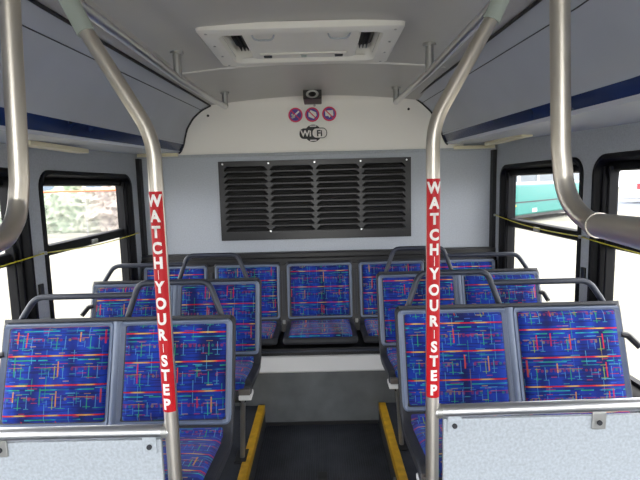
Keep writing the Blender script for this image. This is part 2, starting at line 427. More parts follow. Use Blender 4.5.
# side walls with window openings
WINL = [(2.08 - 1.11 * k, 3.10 - 1.11 * k) for k in range(5)]
WINR = [(2.14 - 1.06 * k, 3.125 - 1.06 * k) for k in range(5)]
for s, nm in ((-1, 'wall_left'), (1, 'wall_right')):
    bm = bmesh.new(); a, b = sorted((s * WX, s * OX))
    box(bm, (a, FY, -0.9 + 0.3), (b, RY + 0.06, SILL + 0.025))
    box(bm, (a, FY, HEAD - 0.025), (b, RY + 0.06, 2.12))
    ys = [RY + 0.06] + [v for w in (WINL if s < 0 else WINR) for v in (w[1] - 0.025, w[0] + 0.025)] + [FY]
    for i in range(0, len(ys), 2):
        box(bm, (a, ys[i + 1], SILL + 0.025), (b, ys[i], HEAD - 0.025))
    struct(link(nm, bm, M['wall']))
wn = 0
for s in (-1, 1):
    for k, (y0, y1) in enumerate(WINL if s < 0 else WINR):
        wn += 1
        def L(x, i, r, zt=HEAD, zb=SILL, it=None):
            return [(s * x, y, z) for y, z in rrect(y0 + i, y1 - i, zb + i, zt - (it if it is not None else i), r)]
        w = bpy.data.objects.new('window_%d' % wn, None); COL.objects.link(w); struct(w)
        w.location = (0, 0, 0)
        bm = bmesh.new()
        loops(bm, [L(1.212, 0.0, 0.085), L(1.206, 0.006, 0.08), L(1.206, 0.020, 0.07), L(1.222, 0.030, 0.06), L(1.268, 0.034, 0.055),
                   L(1.268, 0.05, 0.045), L(1.296, 0.05, 0.045), L(1.306, 0.0, 0.085)])
        link('window_frame', bm, M['sash'], w, smooth=True)
        # hopper sash: the upper sash with a deep top rail and a thick lower bar
        bm = bmesh.new()
        def H(x, yi, zb, zt, r): return [(s * x, y, z) for y, z in rrect(y0 + yi, y1 - yi, zb, zt, r)]
        loops(bm, [H(1.252, 0.036, 1.118, HEAD - 0.036, 0.03), H(1.240, 0.05, 1.125, HEAD - 0.05, 0.03), H(1.240, 0.058, 1.166, 1.448, 0.04),
                   H(1.252, 0.064, 1.172, 1.442, 0.04), H(1.266, 0.064, 1.172, 1.442, 0.04), H(1.266, 0.036, 1.118, HEAD - 0.036, 0.03)])
        sh = link('hopper_sash', bm, M['sash'], w, smooth=True)
        bm = bmesh.new(); ym = (y0 + y1) / 2
        rbox(bm, (min(s * 1.228, s * 1.241), ym - 0.03, 1.128), (max(s * 1.228, s * 1.241), ym + 0.03, 1.150), 0.003)
        link('sash_latch', bm, M['hardware'], sh)
        # inner slide channels beside the far jamb
        bm = bmesh.new()
        for yy in (y1 - 0.058, y1 - 0.10, y0 + 0.036):
            rbox(bm, (min(s * 1.226, s * 1.262), yy, SILL + 0.04), (max(s * 1.226, s * 1.262), yy + 0.012, HEAD - 0.05), 0.003)
        link('slide_channel', bm, M['sash'], w)
        bm = bmesh.new(); box(bm, (min(s * 1.256, s * 1.260), y0 + 0.04, 1.16), (max(s * 1.256, s * 1.260), y1 - 0.04, 1.45))
        link('pane', bm, M['glass'], w)
        bm = bmesh.new(); box(bm, (min(s * 1.270, s * 1.274), y0 + 0.04, SILL + 0.04), (max(s * 1.270, s * 1.274), y1 - 0.04, 1.16))
        link('pane', bm, M['glass'], w)
# latches on the pillars between the windows
for s in (-1, 1):
    o = X('window_latch', (min(s * 1.205, s * 1.217), (2.01 if s < 0 else 2.09), 0.965), (max(s * 1.205, s * 1.217), (2.04 if s < 0 else 2.12), 1.015), M['dark'], r=0.003)
    tag(o, 'small dark latch on the %s window pillar beside the %s' % (('left', 'chain-link fence view') if s < 0 else ('right', 'teal bus view')), 'latch')

# rear wall, upper white panel, gaskets, ledge
bm = bmesh.new(); box(bm, (-OX, RY, -0.3), (OX, RY + 0.08, 2.12)); struct(link('wall_rear', bm, M['rearwall']))
bm = bmesh.new()
sheet(bm, [[(x, 3.236, 1.634), (x, 3.232, 1.65), (x, 3.224, 1.90), (x, 3.222, 1.965), (x, 3.212, 1.99), (x, 3.195, 2.004), (x, 3.15, 2.03), (x, 3.25, 2.03), (x, 3.25, 1.634)] for x in (-1.0, -0.45, 0, 0.45, 1.0)])
o = struct(link('wall_rear_upper', bm, M['rearwhite'], smooth=True))
bm = bmesh.new(); box(bm, (-WX, 3.222, 1.622), (WX, 3.25, 1.640)); struct(link('trim_4', bm, M['wall']))
for s in (-1, 1):
    bm = bmesh.new(); a, b = sorted((s * 1.19, s * 1.216)); box(bm, (a, 3.20, 0.88), (b, 3.25, 1.622))
    struct(link('trim_5' if s < 0 else 'trim_6', bm, M['black']))
    bm = bmesh.new(); rbox(bm, (min(s * 0.93, s * 1.205), 3.205, 1.632), (max(s * 0.93, s * 1.205), 3.235, 1.654), 0.004)
    struct(link('trim_7' if s < 0 else 'trim_8', bm, M['cream']))
    zz = 1.655 if s > 0 else 1.612
    y0, y1 = (2.45, 3.0) if s > 0 else (1.80, 2.25)
    bm = bmesh.new(); rbox(bm, (min(s * 1.06, s * 1.12), y0, zz - 0.02), (max(s * 1.06, s * 1.12), y1, zz), 0.004)
    struct(link('trim_9' if s < 0 else 'trim_10', bm, M['cream']))
bm = bmesh.new(); rbox(bm, (-WX, 3.165, 0.30), (WX, 3.25, 0.93), 0.01); rbox(bm, (-WX, 3.185, 0.92), (WX, 3.25, 0.962), 0.008)
struct(link('trim_11', bm, M['dark']))

# ceiling sheet, arched
def cz(x, y=3.0): return 2.004 - 0.085 * x * x
bm = bmesh.new()
xs = [-0.70 + 1.40 * i / 16 for i in range(17)]
HX0, HX1, HY0, HY1 = -0.335, 0.272, 1.838, 2.212            # opening for the roof hatch
sheet(bm, [[(x, y, cz(x)) for x in xs] for y in (FY, HY0)]); sheet(bm, [[(x, y, cz(x)) for x in xs] for y in (HY1, 2.352)])
for side in ([x for x in xs if x < HX0] + [HX0], [HX1] + [x for x in xs if x > HX1]):
    sheet(bm, [[(x, y, cz(x)) for x in side] for y in (HY0, HY1)])
sheet(bm, [[(x, y, cz(x)) for x in xs] for y in (2.352, 3.25)])
sheet(bm, [[(x, y, 2.12) for x in (-OX, OX)] for y in (FY, RY + 0.08)])
struct(link('ceiling', bm, M['ceiling'], smooth=True))
bm = bmesh.new()
sheet(bm, [[(x, y, cz(x) - dz) for x in xs] for y, dz in ((2.343, 0.0), (2.345, 0.005), (2.359, 0.005), (2.361, 0.0))])
struct(link('trim_12', bm, M['white']))

# coves: curved ducts over the windows, grey face, blue band, pale underside
def cove_pts(s, y):
    t = min(1.0, max(0.0, (y - 1.3) / 1.95))
    if s < 0:
        a = [(-.700, 1.904), (-.745, 1.853), (-.80, 1.815), (-.848, 1.765), (-.885, 1.70), (-.897, 1.662), (-.915, 1.612), (-.925, 1.600), (-1.22, 1.590)]
        b = [(-.700, 1.962), (-.760, 1.935), (-.82, 1.885), (-.865, 1.815), (-.885, 1.745), (-.892, 1.712), (-.915, 1.667), (-.93, 1.655), (-1.22, 1.655)]
    else:
        a = [(.665, 1.918), (.715, 1.862), (.775, 1.828), (.818, 1.772), (.850, 1.712), (.862, 1.677), (.885, 1.636), (.895, 1.622), (1.22, 1.600)]
        b = [(.670, 1.980), (.720, 1.945), (.780, 1.890), (.828, 1.822), (.850, 1.765), (.857, 1.730), (.880, 1.682), (.895, 1.668), (1.22, 1.668)]
    return [(p[0] * (1 - t) + q[0] * t, y, p[1] * (1 - t) + q[1] * t) for p, q in zip(a, b)]
for s, nm in ((-1, 'ceiling_left_cove'), (1, 'ceiling_right_cove')):
    bm = bmesh.new(); ysec = (FY, 1.3, 1.8, 2.3, 2.8, 3.222)
    secs = [cove_pts(s, y) for y in ysec]
    sheet(bm, [c[0:6] for c in secs], 0); sheet(bm, [c[5:7] for c in secs], 1); sheet(bm, [c[6:9] for c in secs], 2)
    bmesh.ops.remove_doubles(bm, verts=bm.verts, dist=1e-5)
    e = cove_pts(s, 3.222)
    f = bm.faces.new([bm.verts.new(p) for p in e + [(s * 1.22, 3.222, 2.05), (s * 0.7, 3.222, 2.05)]])
    struct(link(nm, bm, None, smooth=True, mats=[M['cove'], M['blue'], M['coveunder']]))
    # black gasket along the ceiling joint and round the rear end; groove line on the face
    bm = bmesh.new(); tube(bm, [Vector(cove_pts(s, y)[0]) + Vector((-s * 0.004, 0, -0.001)) for y in (FY, 1.3, 3.225)], 0.006, 8)
    e2 = [Vector(p) for p in e[:8]]; tube(bm, fillet([p + Vector((-s * 0.003, 0.003, -0.003)) for p in e2], 0.02, 3), 0.006, 8)
    struct(link('trim_13' if s < 0 else 'trim_14', bm, M['black'], smooth=True))
    bm = bmesh.new(); tube(bm, [Vector(cove_pts(s, y)[1]) for y in (FY, 1.3, 3.22)], 0.0022, 6)
    tube(bm, [Vector(cove_pts(s, y)[5]) + Vector((0, 0, 0.012)) for y in (FY, 1.3, 3.22)], 0.003, 6)
    struct(link('trim_15' if s < 0 else 'trim_16', bm, M['shell'], smooth=True))
    # pale strip joining the ceiling to the cove, behind the grab rail
    bm = bmesh.new()
    sheet(bm, [[(cove_pts(s, y)[0][0] - s * d, y, (cove_pts(s, y)[0][2] + k)) for d, k in ((0.0, 0.004), (0.012, 0.006), (0.035, 0.02), (0.07, cz(0.62) - cove_pts(s, y)[0][2]))] for y in (FY, 1.3, 3.222)])
    struct(link('trim_17' if s < 0 else 'trim_18', bm, M['ceiling'], smooth=True))

# unseen front wall, brought near and opened floor to roof for more frontal light
bm = bmesh.new()
box(bm, (-OX, FY - 0.08, -0.8), (OX, FY, -0.38)); box(bm, (-OX, FY - 0.08, 1.98), (OX, FY, 2.12))
box(bm, (-OX, FY - 0.08, -0.4), (-1.15, FY, 2.0)); box(bm, (1.15, FY - 0.08, -0.4), (OX, FY, 2.0))
struct(link('wall_front_light_opening', bm, M['wall']))

# ------------------------------------------------------------------ seats
class Profile:
    def __init__(s, pts, radii):
        raw = fillet([(0, p[0], p[1]) for p in pts], radii, 8)
        s.p = [raw[0]]; s.l = [0.0]
        for q in raw[1:]:
            d = (q - s.p[-1]).length
            if d > 1e-6: s.p.append(q); s.l.append(s.l[-1] + d)
        s.L = s.l[-1]
    def at(s, t):
        t = max(0, min(s.L, t))
        for i in range(len(s.l) - 1):
            if t <= s.l[i + 1]: break
        k = (t - s.l[i]) / (s.l[i + 1] - s.l[i])
        return s.p[i].lerp(s.p[i + 1], k)
    def nrm(s, t):
        a, b = s.at(t - 0.012), s.at(t + 0.012); d = (b - a).normalized()
        return Vector((0, -d.z, d.y))      # towards the sitter

def slab(pr, x0, x1, t0, t1, front, back, nt=30, nx=12, rc=0.0, uv=None, tap=None):
    """closed slab following the profile; front/back(sn, tn, s_edge, t_edge) give offsets; rc rounds the corners"""
    bm = bmesh.new(); F, Bk = [], []
    cx = (x0 + x1) / 2; w = (x1 - x0) / 2
    lay = bm.loops.layers.uv.new('UVMap') if uv else None
    uvs = {}
    # denser near the borders
    def grid(n): return [0.5 - 0.5 * math.cos(PI * i / n) * (1 if True else 0) for i in range(n + 1)]
    for tn in grid(nt):
        t = t0 + (t1 - t0) * tn; dt = min(t - t0, t1 - t)
        hw = w
        if rc and dt < rc: hw = w - rc + math.sqrt(max(0, rc * rc - (rc - dt) ** 2))
        if tap: hw *= tap(t)
        P, N = pr.at(t), pr.nrm(t); rf, rb = [], []
        for sn in grid(nx):
            x = -hw + 2 * hw * sn; ds = hw - abs(x)
            vf = bm.verts.new((cx + x, 0, 0)); vf.co = P + N * front(ds, dt) + Vector((cx + x, 0, 0))
            vb = bm.verts.new(P + N * back + Vector((cx + x, 0, 0)))
            uvs[vf] = uvs[vb] = (cx + x, t); rf.append(vf); rb.append(vb)
        F.append(rf); Bk.append(rb)
    def q(a, b, c, d):
        try: f = bm.faces.new((a, b, c, d))
        except ValueError: return
        f.smooth = True
    for i in range(nt):
        for k in range(nx):
            q(F[i][k], F[i][k + 1], F[i + 1][k + 1], F[i + 1][k]); q(Bk[i][k], Bk[i + 1][k], Bk[i + 1][k + 1], Bk[i][k + 1])
        q(F[i][0], F[i + 1][0], Bk[i + 1][0], Bk[i][0]); q(F[i][nx], Bk[i][nx], Bk[i + 1][nx], F[i + 1][nx])
    for k in range(nx):
        q(F[0][k], Bk[0][k], Bk[0][k + 1], F[0][k + 1]); q(F[nt][k], F[nt][k + 1], Bk[nt][k + 1], Bk[nt][k])
    if uv:
        for f in bm.faces:
            for l in f.loops:
                a = uvs[l.vert]; l[lay].uv = (a[0] + uv[0], a[1] + uv[1])
    return bm

def sm(x): x = max(0, min(1, x)); return x * x * (3 - 2 * x)

def seat_unit(root, pr, x0, x1, uvo, tb, fwd=0.0):
    """shell, light rim, cushion and back pad of one place; tb = arc length where the back begins"""
    L = pr.L
    link('seat_shell', slab(pr, x0, x1, 0, L, lambda ds, dt: 0.008 * sm(min(ds, dt) / 0.012), -0.028, rc=0.02), M['shell'], root, smooth=True)
    def rimf(ds, dt):
        d = min(ds, dt)
        return 0.004 + 0.014 * sm(d / 0.008) - 0.013 * sm((d - 0.014) / 0.008)
    link('seat_rim', slab(pr, x0 + 0.006, x1 - 0.006, tb - 0.006, L - 0.012, rimf, -0.004, rc=0.025, nt=44, nx=22), M['rim'], root, smooth=True)
    def padf(ds, dt):
        d = min(ds, dt); return 0.002 + 0.017 * math.sqrt(sm(d / 0.022)) + 0.006 * sm(d / 0.10)
    link('cushion', slab(pr, x0 + 0.026, x1 - 0.026, 0.035, tb - 0.008, padf, -0.002, rc=0.02, uv=(uvo[0], uvo[1]), nt=30, nx=20), M['fabric'], root, smooth=True)
    link('backrest_pad', slab(pr, x0 + 0.027, x1 - 0.024, tb + 0.012, L - 0.027, padf, -0.002, rc=0.02, uv=(uvo[0], uvo[1]), nt=36, nx=20), M['fabric'], root, smooth=True)

PR = Profile([(-0.375, 0.365), (-0.36, 0.428), (-0.035, 0.394), (0.10, 0.812)], [0.03, 0.07])
PRB = Profile([(-0.33, 0.17), (-0.32, 0.205), (0.0, 0.195), (0.077, 0.612)], [0.03, 0.06])

def double_seat(x0, x1, ytop, label, uvo):
    xc = (x0 + x1) / 2; s = -1 if xc < 0 else 1        # s points to the wall
    root = empty('double_seat', (xc, ytop - 0.10, 0.125), label, 'bus seat')
    w = (x1 - x0)
    for k in range(2):
        a = -w / 2 + k * w / 2
        seat_unit(root, PR, a + 0.001, a + w / 2 - 0.001, (uvo[0] + 0.31 * k, uvo[1] + 0.137 * k), 0.41)
    link('seat_divider', slab(PR, -0.017, 0.017, 0.41, PR.L - 0.016, lambda ds, dt: 0.013 + 0.006 * sm(ds / 0.012), -0.004, nt=16, nx=8), M['rim'], root, smooth=True)
    link('top_cap', slab(PR, -w / 2 + 0.016, w / 2 - 0.016, PR.L - 0.013, PR.L + 0.0, lambda ds, dt: 0.021, -0.034, nt=4, nx=8), M['shell'], root)
    ztop = 0.785; yb = 0.118
    inner = -s * (w / 4 - (0.036 if (s < 0 and ytop > 2) else 0.016))
    # tall handle on the aisle seat, lower rail on the window seat
    T('grab_handle', fillet([(inner - 0.184, yb, ztop - 0.06), (inner - 0.184, yb, ztop + 0.01), (inner - 0.134, yb + 0.015, ztop + 0.150), (inner + 0.134, yb + 0.015, ztop + 0.150), (inner + 0.184, yb, ztop + 0.01), (inner + 0.184, yb, ztop - 0.06)], [0.03, 0.035, 0.035, 0.03]), 0.0115, M['handle'], root)
    xi = inner + s * 0.150
    T('grab_rail', fillet([(s * (w / 2 - 0.045), yb, ztop - 0.06), (s * (w / 2 - 0.045), yb, ztop + 0.01), (s * (w / 2 - 0.108), yb + 0.01, ztop + 0.105), (xi, yb + 0.012, ztop + 0.105)], [0.03, 0.035]), 0.0115, M['handle'], root)
    # cantilever beam, its bright end cap, the leg by the aisle with foot plate
    xa = -s * (w / 2 - 0.03)
    X('seat_beam', (min(xa, s * w / 2), -0.345, 0.335), (max(xa, s * w / 2), -0.290, 0.385), M['dark'], root, 0.004)
    xb = xa - s * 0.032
    X('beam_end_cap', (min(xa + s * 0.024, xb), -0.390, 0.366), (max(xa + s * 0.024, xb), -0.318, 0.388), M['nosing'], root, 0.004)
    X('beam_bracket', (min(xa + s * 0.024, xb + s * 0.006), -0.384, 0.386), (max(xa + s * 0.024, xb + s * 0.006), -0.322, 0.414), M['bracket'], root, 0.004)
    X('seat_bracket', (min(xa + s * .02, xa + s * 0.05), -0.30, 0.340), (max(xa + s * .02, xa + s * 0.05), 0.0, 0.385), M['dark'], root, 0.006)
    lg = T('leg', [(xa + s * 0.012, -0.345, 0.368), (xa + s * 0.050, -0.225, 0.0)], 0.012, M['hardware'], root)
    X('foot_plate', (xa + s * 0.055 - 0.028, -0.27, 0.0), (xa + s * 0.055 + 0.028, -0.16, 0.010), M['dark'], lg, 0.003)
    T('leg', [(xa + s * 0.11, -0.31, 0.34), (xa + s * 0.15, -0.10, 0.0)], 0.012, M['dark'], root)
    # arm that ties the shell to the wall
    wx = s * WX - xc
    T('wall_arm', fillet([(s * (w / 2 - 0.02), 0.05, 0.695), (s * (w / 2 + 0.004), 0.045, 0.690), (wx, 0.01, 0.655)], 0.006), 0.012, M['dark'], root, 8)
    return root

double_seat(-1.184, -0.308, 1.735, 'blue plaid double seat behind the left barrier, nearest on that side', (0.03, 0.02))
double_seat(0.308, 1.185, 1.80, 'blue plaid double seat behind the right barrier, nearest on that side', (1.30, 0.06))
double_seat(-1.190, -0.298, 2.44, 'blue plaid double seat in the second row by the left windows, before the rear bench', (2.71, 0.09))
double_seat(0.318, 1.200, 2.52, 'blue plaid double seat in the second row by the right windows, before the rear bench', (4.12, 0.04))

# rear bench of five places
bench = empty('rear_bench', (0.004, 3.075, 0.292), 'five-place blue plaid bench across the back wall under the black vent grille', 'bus bench')
for k in range(5):
    c = (k - 2) * 0.487
    hw = 0.2265
    if k in (0, 4): hw = 0.222
    seat_unit(bench, PRB, c - hw, c + hw, (0.55 * k + 0.2, 0.05 * k), 0.372)
X('bench_base', (-1.205, -0.345, 0.083), (1.205, 0.09, 0.150), M['dark'], bench, 0.006)
T('base_rail', [(-1.2, -0.352, 0.135), (1.2, -0.352, 0.135)], 0.008, M['handle'], bench, 8)
bm = bmesh.new()
sheet(bm, [[(x, y, z) for y, z in ((-0.345, 0.14), (-0.02, 0.155), (0.07, 0.59), (0.089, 0.59), (0.089, 0.14))] for x in (-1.205, 1.205)])
link('bench_back', bm, M['dark'], bench)
for k in range(4):
    c = (k - 1.5) * 0.487
    X('gap_strip', (c - 0.010, -0.01, 0.20), (c + 0.010, 0.045, 0.23), M['hardware'], bench, 0.003)
    bm = bmesh.new(); P0, P1 = PRB.at(0.40), PRB.at(PRB.L - 0.06)
    sheet(bm, [[(c + x, P.y + d, P.z) for x, d in ((-0.013, 0.0), (-0.009, -0.012), (0.009, -0.012), (0.013, 0.0))] for P in (P0, P1)])
    link('gap_strip', bm, M['shell'], bench)

# ------------------------------------------------------------------ barriers with their bent poles and warning stickers
def wrap_text(ch, size, R, z, ang, parent_bm, bold=0.012):
    cu = bpy.data.curves.new('t', 'FONT'); cu.body = ch; cu.size = size; cu.align_x = 'CENTER'; cu.align_y = 'CENTER'
    cu.offset = bold * size; cu.resolution_u = 4
    o = bpy.data.objects.new('t', cu); COL.objects.link(o)
    dg = bpy.context.evaluated_depsgraph_get()
    me = bpy.data.meshes.new_from_object(o.evaluated_get(dg))
    bpy.data.objects.remove(o); bpy.data.curves.remove(cu)
    t = bmesh.new(); t.from_mesh(me); bpy.data.meshes.remove(me)
    ymid = (max(v.co.y for v in t.verts) + min(v.co.y for v in t.verts)) / 2
    xmid = (max(v.co.x for v in t.verts) + min(v.co.x for v in t.verts)) / 2
    for v in t.verts: v.co.y -= ymid; v.co.x -= xmid
    if R:
        for v in t.verts: v.co.x *= 0.92
        x = -0.03
        while x < 0.03:
            bmesh.ops.bisect_plane(t, geom=list(t.verts) + list(t.edges) + list(t.faces), plane_co=(x, 0, 0), plane_no=(1, 0, 0)); x += 0.0022
        bmesh.ops.triangulate(t, faces=t.faces)
        for v in t.verts:
            a = v.co.x / R + ang; v.co = Vector((R * math.sin(a), -R * math.cos(a), z + v.co.y))
    merge(parent_bm, t)

def sticker(parent, z0, z1, ang, R=0.016):
    bm = bmesh.new(); n = 16; A = 1.22
    def arc(r): return [(r * math.sin(ang - A + 2 * A * i / n), -r * math.cos(ang - A + 2 * A * i / n)) for i in range(n + 1)]
    o_, i_ = arc(R + 0.0009), arc(R - 0.001)
    sheet(bm, [[(x, y, z0) for x, y in i_], [(x, y, z0) for x, y in o_], [(x, y, z1) for x, y in o_], [(x, y, z1) for x, y in i_]])
    st = link('warning_sticker', bm, M['red'], parent, smooth=True)
    bm = bmesh.new(); px = [200, 214.5, 229.5, 244.8, 259, 0, 282.5, 298.5, 314, 329.5, 0, 355.5, 370, 385, 400]
    word = 'WATCH YOUR STEP'; top, bot = 191.5, 408.5
    for ch, p in zip(word, px):
        if ch == ' ': continue
        z = z1 + (z0 - z1) * (p - top) / (bot - top)
        wrap_text(ch, 0.0352, R + 0.0016, z, ang, bm, 0.045)
    for a, b in ((266.0, 275), (338.5, 347)):
        za, zb = [z1 + (z0 - z1) * (p - top) / (bot - top) for p in (a, b)]
        sheet(bm, [[((R + .0016) * math.sin(ang + k), -(R + .0016) * math.cos(ang + k), z) for k in (-0.035, 0.035)] for z in (za, zb)])
    link('lettering', bm, M['letter'], st)
    return st

def barrier(s, px, py, zbend, ztop, label, zr, side):
    root = empty('seat_barrier', (px, py, 0.125), label, 'barrier')
    h = -0.125
    T('pole', fillet([(0, 0, 0), (0, 0, zbend + h), (s * 0.150, 0, zbend + 0.262 + h)], 0.05, 10), 0.016, M['steel'], root, 20)
    cl = T('ceiling_collar', fillet([(s * 0.128, 0, zbend + 0.222 + h), (s * 0.165, 0, zbend + 0.30 + h), (s * 0.178, 0, ztop + h)], 0.05, 6), 0.0195, M['collar'], root, 18)
    T('foot_flange', [(0, 0, 0), (0, 0, 0.010)], 0.036, M['hardware'], root, 20)
    wx = s * (WX + 0.0) - px
    T('top_rail', [(0, 0, zr + h), (wx, 0, zr + h + (0.010 if s > 0 else 0))], 0.0155, M['railsteel'], root, 18)
    T('rail_collar', [(s * 0.010, 0, zr + h), (s * 0.022, 0, zr + h)], 0.0175, M['hardware'], root, 18)
    x0, x1 = sorted((s * 0.026, wx - s * 0.008))
    X('barrier_panel', (x0, -0.006, 0.10), (x1, 0.006, zr + h - 0.019), M['panel'], root, 0.002)
    for d in (s * 0.052, s * 0.405, s * 0.75):
        bm = bmesh.new(); rbox(bm, (d - 0.017, -0.011, zr + h - 0.052), (d + 0.017, -0.0055, zr + h - 0.008), 0.002)
        tb = link('clamp_tab', bm, M['hardware'] if abs(d) > 0.06 else M['panel'], root)
        bm = bmesh.new(); t = [Vector((d, -0.0085, zr + h - 0.034)), Vector((d, -0.014, zr + h - 0.034))]; tube(bm, t, 0.0065, 10)
        link('bolt', bm, M['shell'], tb)
    return root
bl = barrier(-1, -0.336, 1.05, 1.530, 1.855, 'speckled panel barrier with bent pole and red warning sticker, on the left of the aisle', 0.849, 'left')
sticker(bl, 0.902 - 0.125, 1.411 - 0.125, -0.10)
br = barrier(1, 0.290, 1.10, 1.548, 1.855, 'speckled panel barrier with bent pole and red warning sticker, on the right of the aisle', 0.857, 'right')
sticker(br, 0.898 - 0.125, 1.424 - 0.125, 0.0)

# ------------------------------------------------------------------ near grab poles that turn into horizontal rails
near = {1: [(0.420, 0.82, 1.99), (0.433, 0.82, 1.71), (0.443, 0.82, 1.465), (0.448, 0.818, 1.417), (0.452, 0.803, 1.381), (0.456, 0.775, 1.357), (0.457, 0.745, 1.347), (0.448, 0.715, 1.345)],
        -1: [(-0.468, 0.82, 1.99), (-0.479, 0.82, 1.734), (-0.492, 0.82, 1.438), (-0.496, 0.818, 1.403), (-0.494, 0.803, 1.373), (-0.489, 0.775, 1.352), (-0.482, 0.745, 1.341), (-0.474, 0.70, 1.338)]}
for s in (-1, 1):
    P3 = [Vector(p) for p in near[s]]; base = P3[0]
    root = empty('grab_pole', base, 'thick steel pole hanging from the ceiling and turning into a rail, nearest on the %s' % ('left' if s < 0 else 'right'), 'grab pole')
    P3 = [p - base for p in P3]
    sm3 = [P3[0], P3[1]]
    for i in range(1, len(P3) - 1):                      # smooth the bend
        a0, a1, a2, a3 = P3[i - 1], P3[i], P3[i + 1], P3[min(i + 2, len(P3) - 1)]
        for j in range(1, 7):
            t = j / 6
            sm3.append(0.5 * ((2 * a1) + (a2 - a0) * t + (2 * a0 - 5 * a1 + 4 * a2 - a3) * t * t + (3 * a1 - a0 - 3 * a2 + a3) * t ** 3) if i > 2 else a1.lerp(a2, t))
    T('pole', sm3, 0.0158, M['steel'], root, 22)
    e = P3[-1]; d = Vector((-0.092 if s > 0 else 0.05, -0.27, 0.013 if s > 0 else 0.0)).normalized()
    T('joint_sleeve', [e - d * 0.004, e + d * 0.020], 0.0192, M['steel'], root, 22)
    T('rail', [e + d * 0.012, e + d * 0.55], 0.0178, M['steel'], root, 22)
    T('ceiling_flange', [(0, 0, -0.012), (0, 0, 0.004)], 0.035, M['hardware'], root, 22)

# ------------------------------------------------------------------ overhead rails on brackets
for s in (-1, 1):
    xr = -0.553 if s < 0 else 0.492
    root = empty('overhead_rail', (xr, 2.89, 1.897), 'slim steel handrail on ceiling brackets along the %s cove' % ('left' if s < 0 else 'right'), 'handrail')
    xe = 0.022 if s < 0 else 0.0
    def zr_(y): return (1.870 if y < 2.02 else 1.870 + 0.027 * (y - 2.02) / 0.87) - 1.897
    T('rail', [(xe, 0.0, 0), (xe * 0.3, -0.30, zr_(2.59)), (0, -0.87, zr_(2.02)), (0.0, -5.2, zr_(1))], 0.0150, M['railsteel'], root, 14)
    bm = bmesh.new(); t = bmesh.new(); bmesh.ops.create_uvsphere(t, u_segments=14, v_segments=8, radius=0.0155)
    merge(bm, t, 0, Matrix.Translation((xe, 0, 0))); link('rail_end', bm, M['railsteel'], root, smooth=True)
    for i, y in enumerate((0.0, -0.87, -2.4, -3.7, -5.0)):
        xx = xe if i == 0 else 0.0
        zt = cz(xr + xx) - 1.897
        b = T('bracket', [(xx, y, zr_(2.89 + y)), (xx, y, zt)], 0.0175, M['hardware'], root, 16)
        T('flange', [(xx, y, zt - 0.010), (xx, y, zt + 0.002)], 0.027, M['hardware'], b, 18)

# ------------------------------------------------------------------ rear vent grille
VX0, VX1, VZ0, VZ1 = -0.668, 0.646, 1.047, 1.590
vy = 3.238
root = empty('vent_grille', (-0.011, RY, 1.047), 'wide black metal grille with four columns of louvres on the rear wall', 'vent')
bm = bmesh.new(); ox, oz = 0.011, -1.047
cols, rows = 4, 11
cw = (VX1 - VX0 - 0.056) / cols
rz0, rz1 = VZ0 + 0.055, VZ1 - 0.032
rp = (rz1 - rz0) / rows
# plate as cells with openings: build a ring around each louvre slot
def quad(a, b, c, d, mi=0):
    f = bm.faces.new([bm.verts.new(p) for p in (a, b, c, d)]); f.material_index = mi
Y0 = vy - RY
def pl(x0, x1, z0, z1): quad((x0 + ox, Y0, z0 + oz), (x1 + ox, Y0, z0 + oz), (x1 + ox, Y0, z1 + oz), (x0 + ox, Y0, z1 + oz))
pl(VX0, VX1, VZ0, rz0); pl(VX0, VX1, rz1, VZ1)
pl(VX0, VX0 + 0.028, rz0, rz1); pl(VX1 - 0.028, VX1, rz0, rz1)
for c in range(cols):
    xa = VX0 + 0.028 + c * cw; xb = xa + cw
    for r in range(rows):
        za = rz0 + r * rp; zb_ = za + rp
        sx0, sx1 = xa + 0.010, xb - 0.010
        s0, s1 = za + 0.005, za + 0.034           # opening, its upper corners cut off
        k = 0.024; zmid = za + 0.014
        pl(xa, sx0, za, zb_); pl(sx1, xb, za, zb_); pl(sx0, sx1, za, s0); pl(sx0, sx1, s1, zb_)
        quad((sx0 + ox, Y0, zmid + oz), (sx0 + k + ox, Y0, s1 + oz), (sx0 + ox, Y0, s1 + oz), (sx0 + ox, Y0, s1 - 0.001 + oz))
        quad((sx1 + ox, Y0, zmid + oz), (sx1 + ox, Y0, s1 - 0.001 + oz), (sx1 + ox, Y0, s1 + oz), (sx1 - k + ox, Y0, s1 + oz))
        # pressed lip standing out over the opening
        d = Y0 - 0.011
        A, Bq = (sx0 + k - 0.002 + ox, Y0, s1 + 0.004 + oz), (sx1 - k + 0.002 + ox, Y0, s1 + 0.004 + oz)
        C, D = (sx1 - k - 0.002 + ox, d, s1 - 0.003 + oz), (sx0 + k + 0.002 + ox, d, s1 - 0.003 + oz)
        quad(A, Bq, C, D)
        quad(A, D, (sx0 + 0.003 + ox, Y0 - 0.006, zmid - 0.002 + oz), (sx0 - 0.003 + ox, Y0, zmid + oz))
        quad(Bq, (sx1 + 0.003 + ox, Y0, zmid + oz), (sx1 - 0.003 + ox, Y0 - 0.006, zmid - 0.002 + oz), C)
        # inner slat sloping back behind the opening
        quad((sx0 + ox, Y0, s0 + oz), (sx1 + ox, Y0, s0 + oz), (sx1 + ox, Y0 + 0.009, s0 + 0.001 + oz), (sx0 + ox, Y0 + 0.009, s0 + 0.001 + oz))
